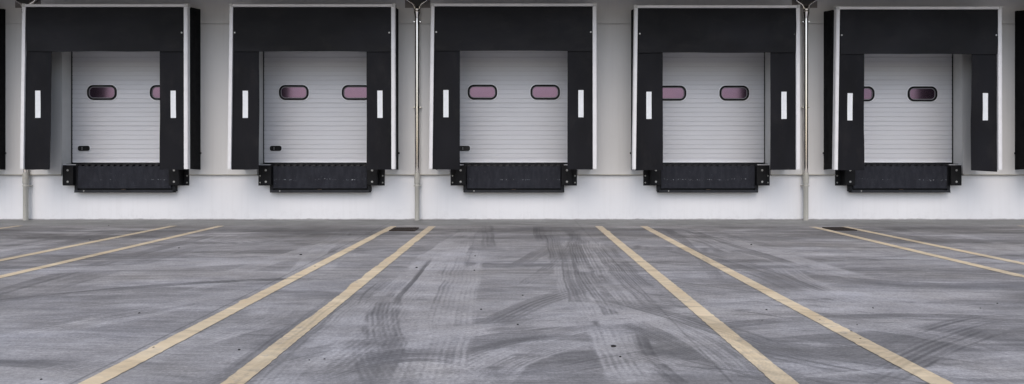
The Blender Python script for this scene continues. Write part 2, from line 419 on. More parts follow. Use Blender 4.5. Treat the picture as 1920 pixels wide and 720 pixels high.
def concrete_mat():
    m, t, b = new_mat('stained_concrete')
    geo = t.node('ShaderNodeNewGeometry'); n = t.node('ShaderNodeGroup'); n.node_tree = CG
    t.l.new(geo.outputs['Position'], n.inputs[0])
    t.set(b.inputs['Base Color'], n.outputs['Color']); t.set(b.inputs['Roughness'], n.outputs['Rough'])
    bn = t.node('ShaderNodeBump'); bn.inputs['Distance'].default_value = 0.0025; bn.inputs['Strength'].default_value = 0.8
    t.set(bn.inputs['Height'], n.outputs['Height']); t.set(b.inputs['Normal'], bn.outputs[0])
    return m
def paint_mat():
    m, t, b = new_mat('worn_yellow_paint')
    geo = t.node('ShaderNodeNewGeometry'); P = geo.outputs['Position']
    n = t.node('ShaderNodeGroup'); n.node_tree = CG; t.l.new(P, n.inputs[0])
    f = t.math('POWER', 2.718, t.math('MULTIPLY', n.outputs['Marks'], 0.75))
    c = t.mix(t.rng(t.noise(P, 2.0, 4, 0.6), 0.35, 0.65), (0.62, 0.495, 0.32, 1), (0.69, 0.575, 0.395, 1))
    c = t.mix(1.0, c, t.comb(f, f, f), 'MULTIPLY')
    sp = t.node('ShaderNodeSeparateXYZ'); t.l.new(P, sp.inputs[0])
    wear = t.rng(t.noise(t.scale(P, (1.0, 1.0, 1)), 9.0, 6, 0.75), 0.52, 0.66, 0, 0.6)
    zone = t.rng(t.noise(P, 0.9, 2, 0.5), 0.42, 0.62, 0.25, 1.0)
    far = t.rng(sp.outputs[1], -4.5, -1.5, 0.0, 0.55)
    w = t.math('MULTIPLY', wear, zone)
    w = t.math('MAXIMUM', w, t.math('MULTIPLY', far, t.rng(t.noise(P, 14.0, 4, 0.7), 0.40, 0.60, 0.25, 1)))
    # rubber hair lines dragged over the paint
    sc = t.noise(t.comb(t.math('MULTIPLY_ADD', sp.outputs[1], 0.5, sp.outputs[0]), t.math('MULTIPLY', t.math('MULTIPLY_ADD', sp.outputs[0], -0.5, sp.outputs[1]), 38.0), 2.0), 1.0, 3, 0.6)
    w = t.math('MAXIMUM', w, t.math('MULTIPLY', t.rng(sc, 0.62, 0.72, 0, 0.7), t.rng(t.noise(P, 1.1, 2, 0.5), 0.5, 0.62)))
    c = t.mix(w, c, n.outputs['Color'])
    t.set(b.inputs['Base Color'], c); t.set(b.inputs['Roughness'], 0.6)
    bn = t.node('ShaderNodeBump'); bn.inputs['Distance'].default_value = 0.002
    t.set(bn.inputs['Height'], n.outputs['Height']); t.set(b.inputs['Normal'], bn.outputs[0])
    return m

M = {}
M['concrete'] = concrete_mat()
M['paint'] = paint_mat()
M['plinth'] = surf('white_painted_concrete', (0.82, 0.82, 0.84), 0.6, var=0.02, vscale=0.9, grime=0.0, bump=0.001, bscale=30, streak=0.05)
M['cladding'] = surf('grey_white_cladding', (0.72, 0.715, 0.71), 0.5, var=0.02, vscale=0.7, grime=0.03, streak=0.07, bump=0.0008, bscale=2.0)
M['flashing'] = surf('beige_flashing', (0.50, 0.48, 0.43), 0.45, var=0.08)
M['soffit'] = surf('canopy_metal', (0.22, 0.20, 0.19), 0.6, var=0.05)
M['jamb'] = surf('jamb_grey', (0.60, 0.60, 0.59), 0.5, var=0.04, grime=0.08, streak=0.1)
M['alu'] = surf('white_aluminium', (0.80, 0.79, 0.80), 0.38, var=0.05, vscale=4, grime=0.12)
M['pvc'] = surf('black_curtain', (0.0085, 0.0085, 0.0110), 0.62, var=0.35, vscale=1.1, grime=0.09, bump=0.0015, bscale=14, spec=0.16, stretch=(1.5,1,0.7))
M['header'] = surf('black_header_curtain', (0.0092, 0.0092, 0.0115), 0.6, var=0.5, vscale=0.9, grime=0.09, bump=0.004, bscale=3.5, spec=0.2, stretch=(0.8,1,1.6))
M['fabric'] = surf('black_side_fabric', (0.006, 0.006, 0.007), 0.8, var=0.3, bump=0.003, bscale=9, spec=0.15)
M['stripe'] = surf('white_reflective', (0.82, 0.84, 0.86), 0.5, var=0.04, vscale=14, grime=0.08)
M['rubber'] = surf('black_rubber', (0.008, 0.008, 0.009), 0.6, var=0.3, vscale=12, bump=0.002, bscale=50, spec=0.2)
M['steel_dark'] = surf('dark_painted_steel', (0.009, 0.0095, 0.012), 0.5, var=0.4, vscale=9, bump=0.001, bscale=60, spec=0.25)
M['bolt'] = surf('zinc_bolt', (0.42, 0.42, 0.41), 0.35, metal=0.6, var=0.2, vscale=40)
M['stainless'] = surf('stainless_steel', (0.80, 0.77, 0.74), 0.13, metal=1.0, var=0.06, vscale=6, stretch=(1,1,0.2))
M['grey_pipe'] = surf('grey_plastic_pipe', (0.46, 0.45, 0.41), 0.4, var=0.05, grime=0.1, streak=0.15)
M['handle'] = surf('handle_black', (0.008, 0.008, 0.009), 0.4)
M['bottom'] = surf('door_bottom_rail', (0.86, 0.87, 0.90), 0.35, var=0.04, vscale=4)
M['trim_grey'] = surf('grey_window_trim', (0.24, 0.23, 0.25), 0.5)
M['keeper'] = surf('keeper_bar_steel', (0.022, 0.024, 0.030), 0.45, var=0.3, vscale=9, spec=0.3)
M['iron'] = surf('rusty_iron', (0.035, 0.024, 0.018), 0.7, metal=0.3, var=0.4, vscale=20, bump=0.001, bscale=80)
M['drain'] = surf('drain_void_shade', (0.006, 0.005, 0.005), 0.9)
M['stone'] = surf('dark_stone', (0.018, 0.016, 0.016), 0.8, var=0.4, vscale=60)
M['hopper'] = surf('hopper_grey', (0.055, 0.055, 0.05), 0.5, var=0.1)

def add_foot_dirt(m):
    t = NT(m.node_tree); b = m.node_tree.nodes['Principled BSDF']
    src = b.inputs['Base Color'].links[0].from_socket
    geo = t.node('ShaderNodeNewGeometry'); sp = t.node('ShaderNodeSeparateXYZ'); t.l.new(geo.outputs['Position'], sp.inputs[0])
    n = t.noise(t.comb(t.math('MULTIPLY', sp.outputs[0], 2.2), 0.0, t.math('MULTIPLY', sp.outputs[2], 3.0)), 1.0, 5, 0.75)
    h = t.math('MULTIPLY_ADD', n, 0.07, -0.022)
    low = t.rng(t.math('SUBTRACT', sp.outputs[2], h), 0.012, -0.008)
    splash = t.math('MULTIPLY', t.rng(sp.outputs[2], 0.30, 0.0), t.rng(t.noise(geo.outputs['Position'], 7.0, 5, 0.75), 0.50, 0.72, 0, 0.14))
    scuf = t.noise(t.comb(t.math('MULTIPLY', sp.outputs[0], 3.0), 0.0, t.math('MULTIPLY', sp.outputs[2], 14.0)), 1.0, 5, 0.7)
    sc = t.math('MULTIPLY', t.rng(scuf, 0.66, 0.74, 0, 0.35), t.rng(t.noise(geo.outputs['Position'], 0.8, 2, 0.5), 0.5, 0.6))
    f = t.math('MAXIMUM', t.math('MAXIMUM', t.math('MULTIPLY', low, 0.65), splash), sc)
    t.l.new(t.mix(f, src, (0.16, 0.15, 0.14, 1)), b.inputs['Base Color'])
add_foot_dirt(M['plinth'])

def door_mat():
    m, t, b = new_mat('micro_ribbed_steel_door')
    geo = t.node('ShaderNodeNewGeometry'); P = geo.outputs['Position']
    n1 = t.noise(t.scale(P, (0.6, 1, 2.5)), 1.6, 4, 0.55)
    f = t.rng(n1, 0.3, 0.7, 0.98, 1.02)
    c = t.mix(1.0, (0.68, 0.685, 0.715, 1), t.comb(f, f, f), 'MULTIPLY')
    g = t.noise(t.scale(P, (1.2, 1, 9)), 2.0, 5, 0.65)
    c = t.mix(t.rng(g, 0.56, 0.8, 0, 0.07), c, (0.2, 0.19, 0.2, 1))
    t.set(b.inputs['Base Color'], c); b.inputs['Roughness'].default_value = 0.48
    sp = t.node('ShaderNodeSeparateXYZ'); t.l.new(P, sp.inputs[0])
    groove_shade = t.math('FRACT', t.math('DIVIDE', t.math('SUBTRACT', sp.outputs[2], 1.207), 0.0985))
    groove_shade = t.math('MULTIPLY', t.rng(groove_shade, 0.885, 0.90), t.rng(groove_shade, 0.99, 0.975))
    c = t.mix(t.math('MULTIPLY', groove_shade, 0.18), c, (0.16, 0.16, 0.17, 1)); t.set(b.inputs['Base Color'], c)  # shade of the grooves painted into the door colour as darker lines
    w = t.math('SINE', t.math('MULTIPLY', sp.outputs[2], 6.283/0.0245))
    bn = t.node('ShaderNodeBump'); bn.inputs['Distance'].default_value = 0.0012; bn.inputs['Strength'].default_value = 0.7
    t.set(bn.inputs['Height'], t.math('ADD', w, t.noise(P, 45.0, 3, 0.5))); t.set(b.inputs['Normal'], bn.outputs[0])
    return m
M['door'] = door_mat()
def pane_mat():
    m, t, b = new_mat('tinted_acrylic_pane')
    geo = t.node('ShaderNodeNewGeometry'); P = geo.outputs['Position']
    c = t.mix(t.noise(P, 2.5, 3, 0.5), (0.250, 0.155, 0.220, 1), (0.185, 0.125, 0.190, 1))
    t.set(b.inputs['Base Color'], c); b.inputs['Metallic'].default_value = 0.9
    b.inputs['Roughness'].default_value = 0.2
    bn = t.node('ShaderNodeBump'); bn.inputs['Distance'].default_value = 0.002; bn.inputs['Strength'].default_value = 0.35
    t.set(bn.inputs['Height'], t.noise(P, 5.0, 2, 0.5)); t.set(b.inputs['Normal'], bn.outputs[0])
    return m
M['pane'] = pane_mat()
def lip_mat():
    m, t, b = new_mat('tread_plate_lip')
    geo = t.node('ShaderNodeNewGeometry'); P = geo.outputs['Position']
    sp = t.node('ShaderNodeSeparateXYZ'); t.l.new(P, sp.inputs[0]); X, Z = sp.outputs[0], sp.outputs[2]
    a = t.math('SINE', t.math('MULTIPLY', t.math('ADD', X, Z), 150.0)); bb = t.math('SINE', t.math('MULTIPLY', t.math('SUBTRACT', X, Z), 150.0))
    tread = t.rng(t.math('MULTIPLY', a, bb), 0.25, 0.7)
    wearn = t.noise(t.comb(t.math('MULTIPLY', X, 3.0), 0.0, t.math('MULTIPLY', Z, 1.0)), 3.2, 5, 0.7)
    wear = t.rng(wearn, 0.45, 0.75)
    c = t.mix(t.math('MULTIPLY', wear, 0.8), (0.017, 0.018, 0.025, 1), (0.034, 0.037, 0.048, 1))
    c = t.mix(t.math('MULTIPLY', tread, t.rng(wearn, 0.4, 0.7, 0.1, 0.6)), c, (0.05, 0.052, 0.062, 1))
    # paint chipped white along a scuff line
    line = t.rng(t.math('ABSOLUTE', t.math('SUBTRACT', Z, t.math('MULTIPLY_ADD', t.noise(t.comb(X, 0, 0), 1.2, 2, 0.5), 0.12, 0.79))), 0.016, 0.006)
    sp2 = t.rng(t.noise(P, 42.0, 2, 0.6), 0.60, 0.66)
    any_ = t.rng(t.noise(P, 70.0, 2, 0.5), 0.76, 0.78, 0, 0.5)
    msk = t.math('MULTIPLY', t.math('MULTIPLY', line, sp2), t.rng(t.noise(t.comb(X, 0, 3), 1.3, 2, 0.5), 0.45, 0.6))
    c = t.mix(t.math('MAXIMUM', msk, any_), c, (0.5, 0.52, 0.56, 1))
    t.set(b.inputs['Base Color'], c); b.inputs['Roughness'].default_value = 0.55; b.inputs['Specular IOR Level'].default_value = 0.2
    bn = t.node('ShaderNodeBump'); bn.inputs['Distance'].default_value = 0.003
    t.set(bn.inputs['Height'], tread); t.set(b.inputs['Normal'], bn.outputs[0])
    return m
M['lip'] = lip_mat()

# ---------------------------------------------------------------- ground
DOCKS = [-12.33, -8.20, -4.08, -0.03, 4.03, 8.07, 12.12]
def set_marks(me):
    n = len(me.vertices); co = np.empty(n*3); me.vertices.foreach_get('co', co); co = co.reshape(-1, 3)
    at = me.attributes.new('tyre_marks', 'FLOAT', 'POINT')
    val, cov = marks(co[:, 0], co[:, 1])
    a2 = me.attributes.new('tyre_cover', 'FLOAT', 'POINT'); a2.data.foreach_set('value', cov.astype(np.float32)); me.attributes['tyre_marks'].data.foreach_set('value', val.astype(np.float32))
def ground():
    fine = np.arange(-4.2, 4.2, 0.009)
    xs = np.concatenate([[-300, -60, -13.0], np.arange(-12.4, -4.2, 0.022), fine, np.arange(4.2, 12.4, 0.022), [13.0, 60, 300]])
    ys = [-400.0, -40.0, -12.5, -11.6]; y = -10.95
    while y < -1.0:
        ys.append(y); dist = y+14.38; y += min(0.05, max(0.009, 0.006*(dist/3.6)**2))
    ys += [-0.9, 0.3, 60.0, 200.0]
    ys = np.array(ys)
    nx, ny = len(xs), len(ys)
    gx, gy = np.meshgrid(xs, ys, indexing='xy')
    co = np.zeros((nx*ny, 3)); co[:, 0] = gx.ravel(); co[:, 1] = gy.ravel()
    idx = np.arange(nx*ny).reshape(ny, nx)
    q = np.stack([idx[:-1, :-1], idx[:-1, 1:], idx[1:, 1:], idx[1:, :-1]], -1).reshape(-1, 4)
    me = bpy.data.meshes.new('ground')
    me.vertices.add(nx*ny); me.vertices.foreach_set('co', co.ravel())
    me.loops.add(q.size); me.loops.foreach_set('vertex_index', q.ravel().astype(np.int32))
    me.polygons.add(len(q)); me.polygons.foreach_set('loop_start', np.arange(0, q.size, 4, dtype=np.int32))
    me.update(calc_edges=True)
    set_marks(me); me.materials.append(M['concrete'])
    o = bpy.data.objects.new('ground', me); COL.objects.link(o)
    tag(o, 'grey stained concrete loading yard with sweeping tyre marks', 'ground', kind='structure')
    print('ground verts', nx*ny)
ground()

# ---------------------------------------------------------------- building
bld = tag(empty('warehouse_building', (0, 0, 0)), 'white and grey warehouse facade behind the row of loading docks', 'building')
bm = bmesh.new()
box(bm, -45, 45, -0.10, 0.30, -0.2, 0.930)
for c in DOCKS: box(bm, c-1.343, c+1.343, -0.088, 0.60, 0.930, 1.165)
obj('plinth', bm, M['plinth'], bld)
bm = bmesh.new()
edges = [-45] + [e for c in DOCKS for e in (c-1.345, c+1.345)] + [45]
for a, b in zip(edges[0::2], edges[1::2]): box(bm, a, b, -0.14, 0.40, 0.955, 3.72)
box(bm, -45, 45, -0.14, 0.40, 3.72, 4.111)
box(bm, -45, 45, -0.14, 0.40, 4.124, 4.80)
box(bm, -45, 45, -0.105, 0.40, 4.111, 4.124)
obj('cladding', bm, M['cladding'], bld)
bm = bmesh.new()
for a, b in zip(edges[0::2], edges[1::2]):
    box(bm, a, b, -0.152, -0.1405, 0.946, 0.962)       # drip edge
    box(bm, a, b, -0.150, -0.103, 0.938, 0.9455)
obj('drip_flashing', bm, M['flashing'], bld)
for c in DOCKS:
    bm = bmesh.new()
    for s in (-1, 1): box(bm, *sorted((c+s*1.331, c+s*1.3445)), -0.136, 0.42, 1.1655, 3.60)
    box(bm, c-1.3445, c+1.3445, -0.13, 0.42, 3.60, 3.719)
    obj('door_jamb', bm, M['jamb'], bld)
bm = bmesh.new()
box(bm, -45, 45, 0.62, 14, -0.2, 5.9)
obj('rear_hall', bm, M['cladding'], bld)
bm = bmesh.new()
box(bm, -45, 45, -2.05, 0.60, 4.802, 4.95)
for x in [-43.0 + 4.1*k for k in range(22)]: box(bm, x-0.09, x+0.09, -2.0, -0.145, 4.70, 4.801)
box(bm, -45, 45, -2.18, -2.052, 4.62, 5.15, 0.01)
obj('canopy', bm, M['soffit'], bld)

# ---------------------------------------------------------------- sectional doors
def win_frame(bm, cx, cz): ring_plate(bm, rrect(.632,.322,.135), rrect(.560,.250,.100), cx, cz, 0.112, 0.1385)
def make_door(cx, dz, label):
    d = tag(empty('loading_door', (cx, 0.04, 1.19)), label, 'door', 'sectional loading doors in the warehouse wall')
    Z = -1.19
    bm = bmesh.new()
    prof = []; z = 1.207; k = 0
    while z < 3.9:
        dep = 0.016 if k % 5 == 2 else 0.009
        prof += [(z, 0.139), (z+0.0865, 0.139), (z+0.0885, 0.139+dep), (z+0.0965, 0.139+dep)]
        z += 0.0985; k += 1
    rows = [[bm.verts.new((x, y, zz+Z)) for x in (-1.318, 1.318)] for zz, y in prof]
    for a, b in zip(rows, rows[1:]): bm.faces.new((a[0], a[1], b[1], b[0]))
    bk = [[bm.verts.new((x, 0.18, zz+Z)) for x in (-1.318, 1.318)] for zz in (prof[0][0], prof[-1][0])]
    bm.faces.new((bk[0][0], bk[1][0], bk[1][1], bk[0][1]))
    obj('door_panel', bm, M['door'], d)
    bm = bmesh.new()
    for s in (-1, 1): box(bm, *sorted((s*1.319, s*1.3300)), 0.118, 0.17, 1.17+Z, 3.598+Z)
    box(bm, -1.30, 1.30, 0.125, 0.17, 1.170+Z, 1.199+Z)
    obj('rubber_seal', bm, M['rubber'], d)
    bm = bmesh.new(); box(bm, -1.298, 1.298, 0.108, 0.17, 1.2, 1.234, 0.004)
    for v in bm.verts: v.co.z += Z
    obj('bottom_rail', bm, M['bottom'], d)
    for s in (-1, 1):
        bm = bmesh.new(); win_frame(bm, s*0.674, 2.707+Z+dz)
        w = obj('window_frame', bm, M['rubber'], d)
        bm = bmesh.new(); ring_plate(bm, rrect(.668,.358,.15), rrect(.634,.324,.1355), s*0.674, 2.707+Z+dz, 0.130, 0.1385)
        obj('outer_trim', bm, M['bottom'], w)
        bm = bmesh.new()
        def cham(w_, h_, c_):
            return [(x+(0 if abs(x)<w_/2-c_ else 0), z_) for x, z_ in rrect(w_, h_, c_, 8)]
        ring_plate(bm, cham(.558,.248,.098), rrect(.530,.220,.080), s*0.674, 2.707+Z+dz, 0.124, 0.1385)
        obj('inner_trim', bm, M['trim_grey'], w)
        bm = bmesh.new(); disc_plate(bm, rrect(.534,.224,.080), s*0.674, 2.707+Z+dz, 0.133, 0.1385)
        obj('pane', bm, M['pane'], w)
    bm = bmesh.new(); disc_plate(bm, rrect(.25,.112,.045), -1.064, 1.508+Z, 0.118, 0.1385)
    h = obj('handle', bm, M['handle'], d)
    bm = bmesh.new(); ring_plate(bm, rrect(.272,.134,.052), rrect(.252,.114,.046), -1.064, 1.508+Z, 0.130, 0.1385)
    obj('handle_trim', bm, M['bottom'], h)
    bm = bmesh.new(); box(bm, -1.10, -1.088, 0.108, 0.1175, 1.475+Z, 1.54+Z, 0.003)
    obj('latch', bm, M['bolt'], h)
    return d

# ---------------------------------------------------------------- dock shelters
def make_shelter(cx, dz, seed, label, taper=(0.0, 0.0), sag=(0.0, 0.0)):
    t = tag(empty('dock_shelter', (cx, 0.0, 0.0)), label, 'dock shelter', 'black dock shelters along the facade')
    rnd = random.Random(seed)
    ZB, ZT = 1.078+dz*0.3, 4.385+dz
    # aluminium front trim
    bm = bmesh.new()
    hexa(bm, (-1.688, -1.632, -0.80, -0.745), (-1.646, -1.590, -0.80, -0.745), ZB, ZT-0.056)
    hexa(bm, (-1.700, -1.690, -0.795, -0.70), (-1.658, -1.648, -0.795, -0.70), ZB, ZT-0.056)
    obj('left_trim', bm, M['alu'], t)
    bm = bmesh.new()
    hexa(bm, (1.588, 1.652, -0.80, -0.745), (1.584, 1.646, -0.80, -0.745), ZB, ZT-0.056)
    hexa(bm, (1.654, 1.664, -0.795, -0.70), (1.648, 1.658, -0.795, -0.70), ZB, ZT-0.056)
    obj('right_trim', bm, M['alu'], t)
    bm = bmesh.new(); box(bm, -1.60, 1.60, -0.80, -0.745, ZT-0.052, ZT, 0.003)
    obj('top_trim', bm, M['alu'], t)
    for s in (-1, 1):
        bm = bmesh.new(); box(bm, *sorted((s*1.601, s*1.668)), -0.804, -0.69, ZT-0.055, ZT+0.012, 0.006)
        obj('corner_cap', bm, M['jamb'], t)
    o = [rnd.uniform(0, 60) for _ in range(6)]
    def wav(x, z, k): return 0.5*(mnoise.noise(Vector((x*1.1+o[k], z*0.9, o[k]))) + 0.5*mnoise.noise(Vector((x*3+o[k], z*2.2, 3.0))))
    # side curtains with their guide stripes
    for k, s in enumerate((-1, 1)):
        tp, sg = taper[k], sag[k]
        def fr(u, v, s=s, k=k, tp=tp, sg=sg):
            z = (ZB-0.012) + v*(ZT-0.06-ZB)
            xo = 1.633 - 0.045*v if s < 0 else 1.590
            xi = 1.082 + tp*(1-v)**1.5
            x = s*(xo + (xi-xo)*u)
            f = math.sin(math.pi*min(1, u*0.6+0.1))
            z += (0.006*mnoise.noise(Vector((x*4, o[k], 0))) - sg*(1-u)) * (1-v)**6
            return (x, -0.762 + min(1, max(0, (3.42-z)/0.5))*(0.042*f*wav(x, z, k) + 0.012*u*math.sin(z*2.1+o[k])), z)
        bm = bmesh.new(); sheet(bm, fr, 12, 40, (0, 0.006, 0))
        c = obj('side_curtain', bm, M['pvc'], t, smooth=True)
        def st(a, b, s=s, k=k, fr=fr):
            # stripe hugging the curtain, 0.107 x 0.547 m
            zc = 2.106 + 0.547*b + dz; v = (zc-ZB+0.012)/(ZT-0.06-ZB)
            xo = 1.633 - 0.045*v if s < 0 else 1.590
            xx = (1.352 if s > 0 else 1.362) - s*0 + (a-0.5)*0.105
            u = (xo-xx)/(xo-1.082); p = fr(u, v)
            return (s*xx, p[1]-0.003, zc)
        bm = bmesh.new(); sheet(bm, st, 4, 14, (0, 0.0015, 0))
        obj('guide_stripe', bm, M['stripe'], c, smooth=True)
    # header curtain
    def hd(u, v):
        z = 3.437+dz + v*(ZT-0.06-3.437-dz); w = 1.575+0.008*v; x = -w + 2*w*u
        z += 0.010*mnoise.noise(Vector((x*1.3, o[3], 1)))*(1-v)**4
        return (x, -0.790 - abs(0.040*math.sin(math.pi*v)*wav(x*1.6, z*1.3, 3)*2) + 0.005*math.sin(x*2.3+o[4])*(1-v), z)
    bm = bmesh.new(); sheet(bm, hd, 40, 14, (0, 0.006, 0))
    hc = obj('header_curtain', bm, M['header'], t, smooth=True)
    for x in (-1.552, 1.545):
        bm = bmesh.new(); lathe(bm, [(.013, -.810), (.018, -.806), (.018, -.795)], x, 0, 12, 'y', 3.812+dz); obj('screw', bm, M['bolt'], hc)
    # fabric sides and roof back to the wall
    for s in (-1, 1):
        def sd_(u, v, s=s):
            zb = 1.083 + (1.052-1.083)*u; zt = ZT-0.035 + 0.075*u
            z = zb + (zt-zb)*v; y = -0.742 + 0.605*u
            xf = (1.672 - 0.040*v) if s < 0 else 1.640
            x = s*(xf + (1.615-xf)*u)
            fold = 0.016*mnoise.noise(Vector((y*4+o[5], z*0.8+s*5, 0))) + 0.010*abs(math.sin(z*3.1+y*5+o[5]))*u*(1-u)*3
            return (x - s*abs(fold)*math.sin(math.pi*u), y, z)
        bm = bmesh.new(); sheet(bm, sd_, 14, 60, (-s*0.006, 0, 0)); p = obj('side_panel', bm, M['fabric'], t, smooth=True)
        bm = bmesh.new(); box(bm, *sorted((s*1.61, s*1.645)), -0.19, -0.15, 1.385, 1.42, 0.008); obj('tie_peg', bm, M['rubber'], p)
    bm = bmesh.new()
    sheet(bm, lambda u, v: (-1.60+3.20*u, -0.742+0.605*v, ZT-0.03+0.083*v-0.02*math.sin(math.pi*v)), 8, 8, (0, 0, -0.006))
    obj('top_panel', bm, M['fabric'], t, smooth=True)
    return t

# ---------------------------------------------------------------- levellers and bumpers
def make_leveller(cx, label):
    t = tag(empty('dock_leveller', (cx, -0.10, 0)), label, 'dock leveller', 'black dock levellers under the doors')
    bm = bmesh.new(); box(bm, -1.04, 1.04, -0.045, 0.255, 1.1655, 1.186, 0.002); box(bm, -1.30, 1.30, 0.013, 0.253, 1.1665, 1.178)
    obj('platform', bm, M['steel_dark'], t)
    bm = bmesh.new(); box(bm, -1.056, 1.056, -0.060, -0.001, 0.60, 1.164, 0.003)
    for s in (-1, 1): box(bm, *sorted((s*0.99, s*1.056)), -0.105, -0.061, 0.578, 1.150, 0.004)
    obj('pit_frame', bm, M['steel_dark'], t)
    bm = bmesh.new()
    n = 15
    for k in range(n):
        x = -0.93 + 1.86*k/(n-1)
        hexa(bm, (x-0.045, x+0.02, -0.118, -0.062), (x-0.02, x+0.045, -0.100, -0.062), 1.128, 1.160)
    obj('lip_hinge', bm, M['steel_dark'], t)
    bm = bmesh.new(); box(bm, -0.978, 0.978, -0.118, -0.095, 0.662, 1.126, 0.003); obj('lip', bm, M['lip'], t)
    bm = bmesh.new()
    box(bm, -1.035, 1.035, -0.150, -0.062, 0.578, 0.586)
    box(bm, -1.03, 1.03, -0.152, -0.140, 0.588, 0.628, 0.003)
    box(bm, -0.98, 0.98, -0.136, -0.064, 0.600, 0.612)
    k_ = obj('lip_keeper', bm, M['keeper'], t)
    bm = bmesh.new(); box(bm, -0.045, 0.045, -0.158, -0.14, 0.630, 0.652, 0.003); obj('keeper_tab', bm, M['iron'], k_)
    bm = bmesh.new(); lathe(bm, [(.013, -.158), (.016, -.1525)], -0.83, 0, 10, 'y', 0.612); obj('bolt', bm, M['bolt'], k_)
    return t
def make_bumper(cx, s, label):
    x0 = cx + s*1.17
    t = tag(empty('dock_bumper', (x0, -0.10, 0.72)), label, 'bumper', 'rubber bumpers bolted beside the levellers')
    bm = bmesh.new()
    box(bm, *sorted((-s*0.10, s*0.16)), -0.014, -0.0005, 0.0, 0.43, 0.002)
    box(bm, *sorted((-s*0.17, s*0.045)), -0.190, -0.0145, 0.412, 0.424, 0.002)
    obj('back_plate', bm, M['steel_dark'], t)
    bm = bmesh.new(); box(bm, *sorted((-s*0.175, s*0.045)), -0.20, -0.0145, 0.012, 0.410, 0.012, 2)
    bl = obj('rubber_block', bm, M['rubber'], t)
    for z in (0.085, 0.325):
        bm = bmesh.new(); lathe(bm, [(.008, -.209), (.011, -.206), (.012, -.202), (.022, -.2018), (.022, -.198)], -s*0.065, 0, 14, 'y', z)
        obj('bolt', bm, M['bolt'], bl)
    for z in (0.062, 0.205):
        bm = bmesh.new(); lathe(bm, [(.012, -.026), (.016, -.022), (.017, -.0142)], s*0.12, 0, 12, 'y', z)
        obj('bolt', bm, M['bolt'], t)
    return t

DZ = [0.0, 0.0, 0.0, 0.012, -0.022, -0.05, -0.04]
DNAME = [None,
 'leftmost of the five loading doors, its left window mostly dark',
 'second loading door from the left, handle at bottom left and right window cut by curtain',
 'middle loading door with both pink windows fully in view between the curtains',
 'fourth loading door from the left, left pink window cut by the black curtain',
 'rightmost loading door, only an edge of its left window showing, right window dark', None]
SNAME = [
 'black dock shelter at the far left edge, only a sliver of its side showing',
 'leftmost complete black dock shelter with white trim and a wide right side panel',
 'black dock shelter second from the left, just left of the middle drain pipe',
 'middle black dock shelter with white trim, directly right of the middle drain pipe',
 'black dock shelter just left of the right hand drain pipe',
 'rightmost complete black dock shelter, its wide black left side panel showing',
 'black dock shelter at the far right edge of the photo, only a sliver showing']
ORD = [None, 'leftmost loading door', 'second loading door from the left', 'middle loading door', 'fourth loading door from the left', 'rightmost loading door', None]
for i, c in enumerate(DOCKS):
    tp = {1: (0.05, 0.0), 5: (0.0, -0.02)}.get(i, (0.0, 0.0)); sg = {5: (0, 0.03), 4: (0.01, 0)}.get(i, (0, 0))
    make_shelter(c + {1: -0.03, 2: 0.01, 4: 0.02, 5: 0.03}.get(i, 0.0), DZ[i], 11+i, SNAME[i], tp, sg)
    dd = make_door(c, DZ[i]*0.6, DNAME[i] or 'grey ribbed loading door inside the dock shelter at the %s edge' % ('left' if i == 0 else 'right'))
    where = ORD[i] or 'loading door at the far %s edge' % ('left' if i == 0 else 'right')
    make_leveller(c + {1: 0.03, 5: -0.02}.get(i, 0.0), 'black dock leveller with hanging lip under the ' + where)
    for s in (-1, 1):
        make_bumper(c, s, 'black bumper %s of the leveller under the %s' % ('left' if s < 0 else 'right', where))

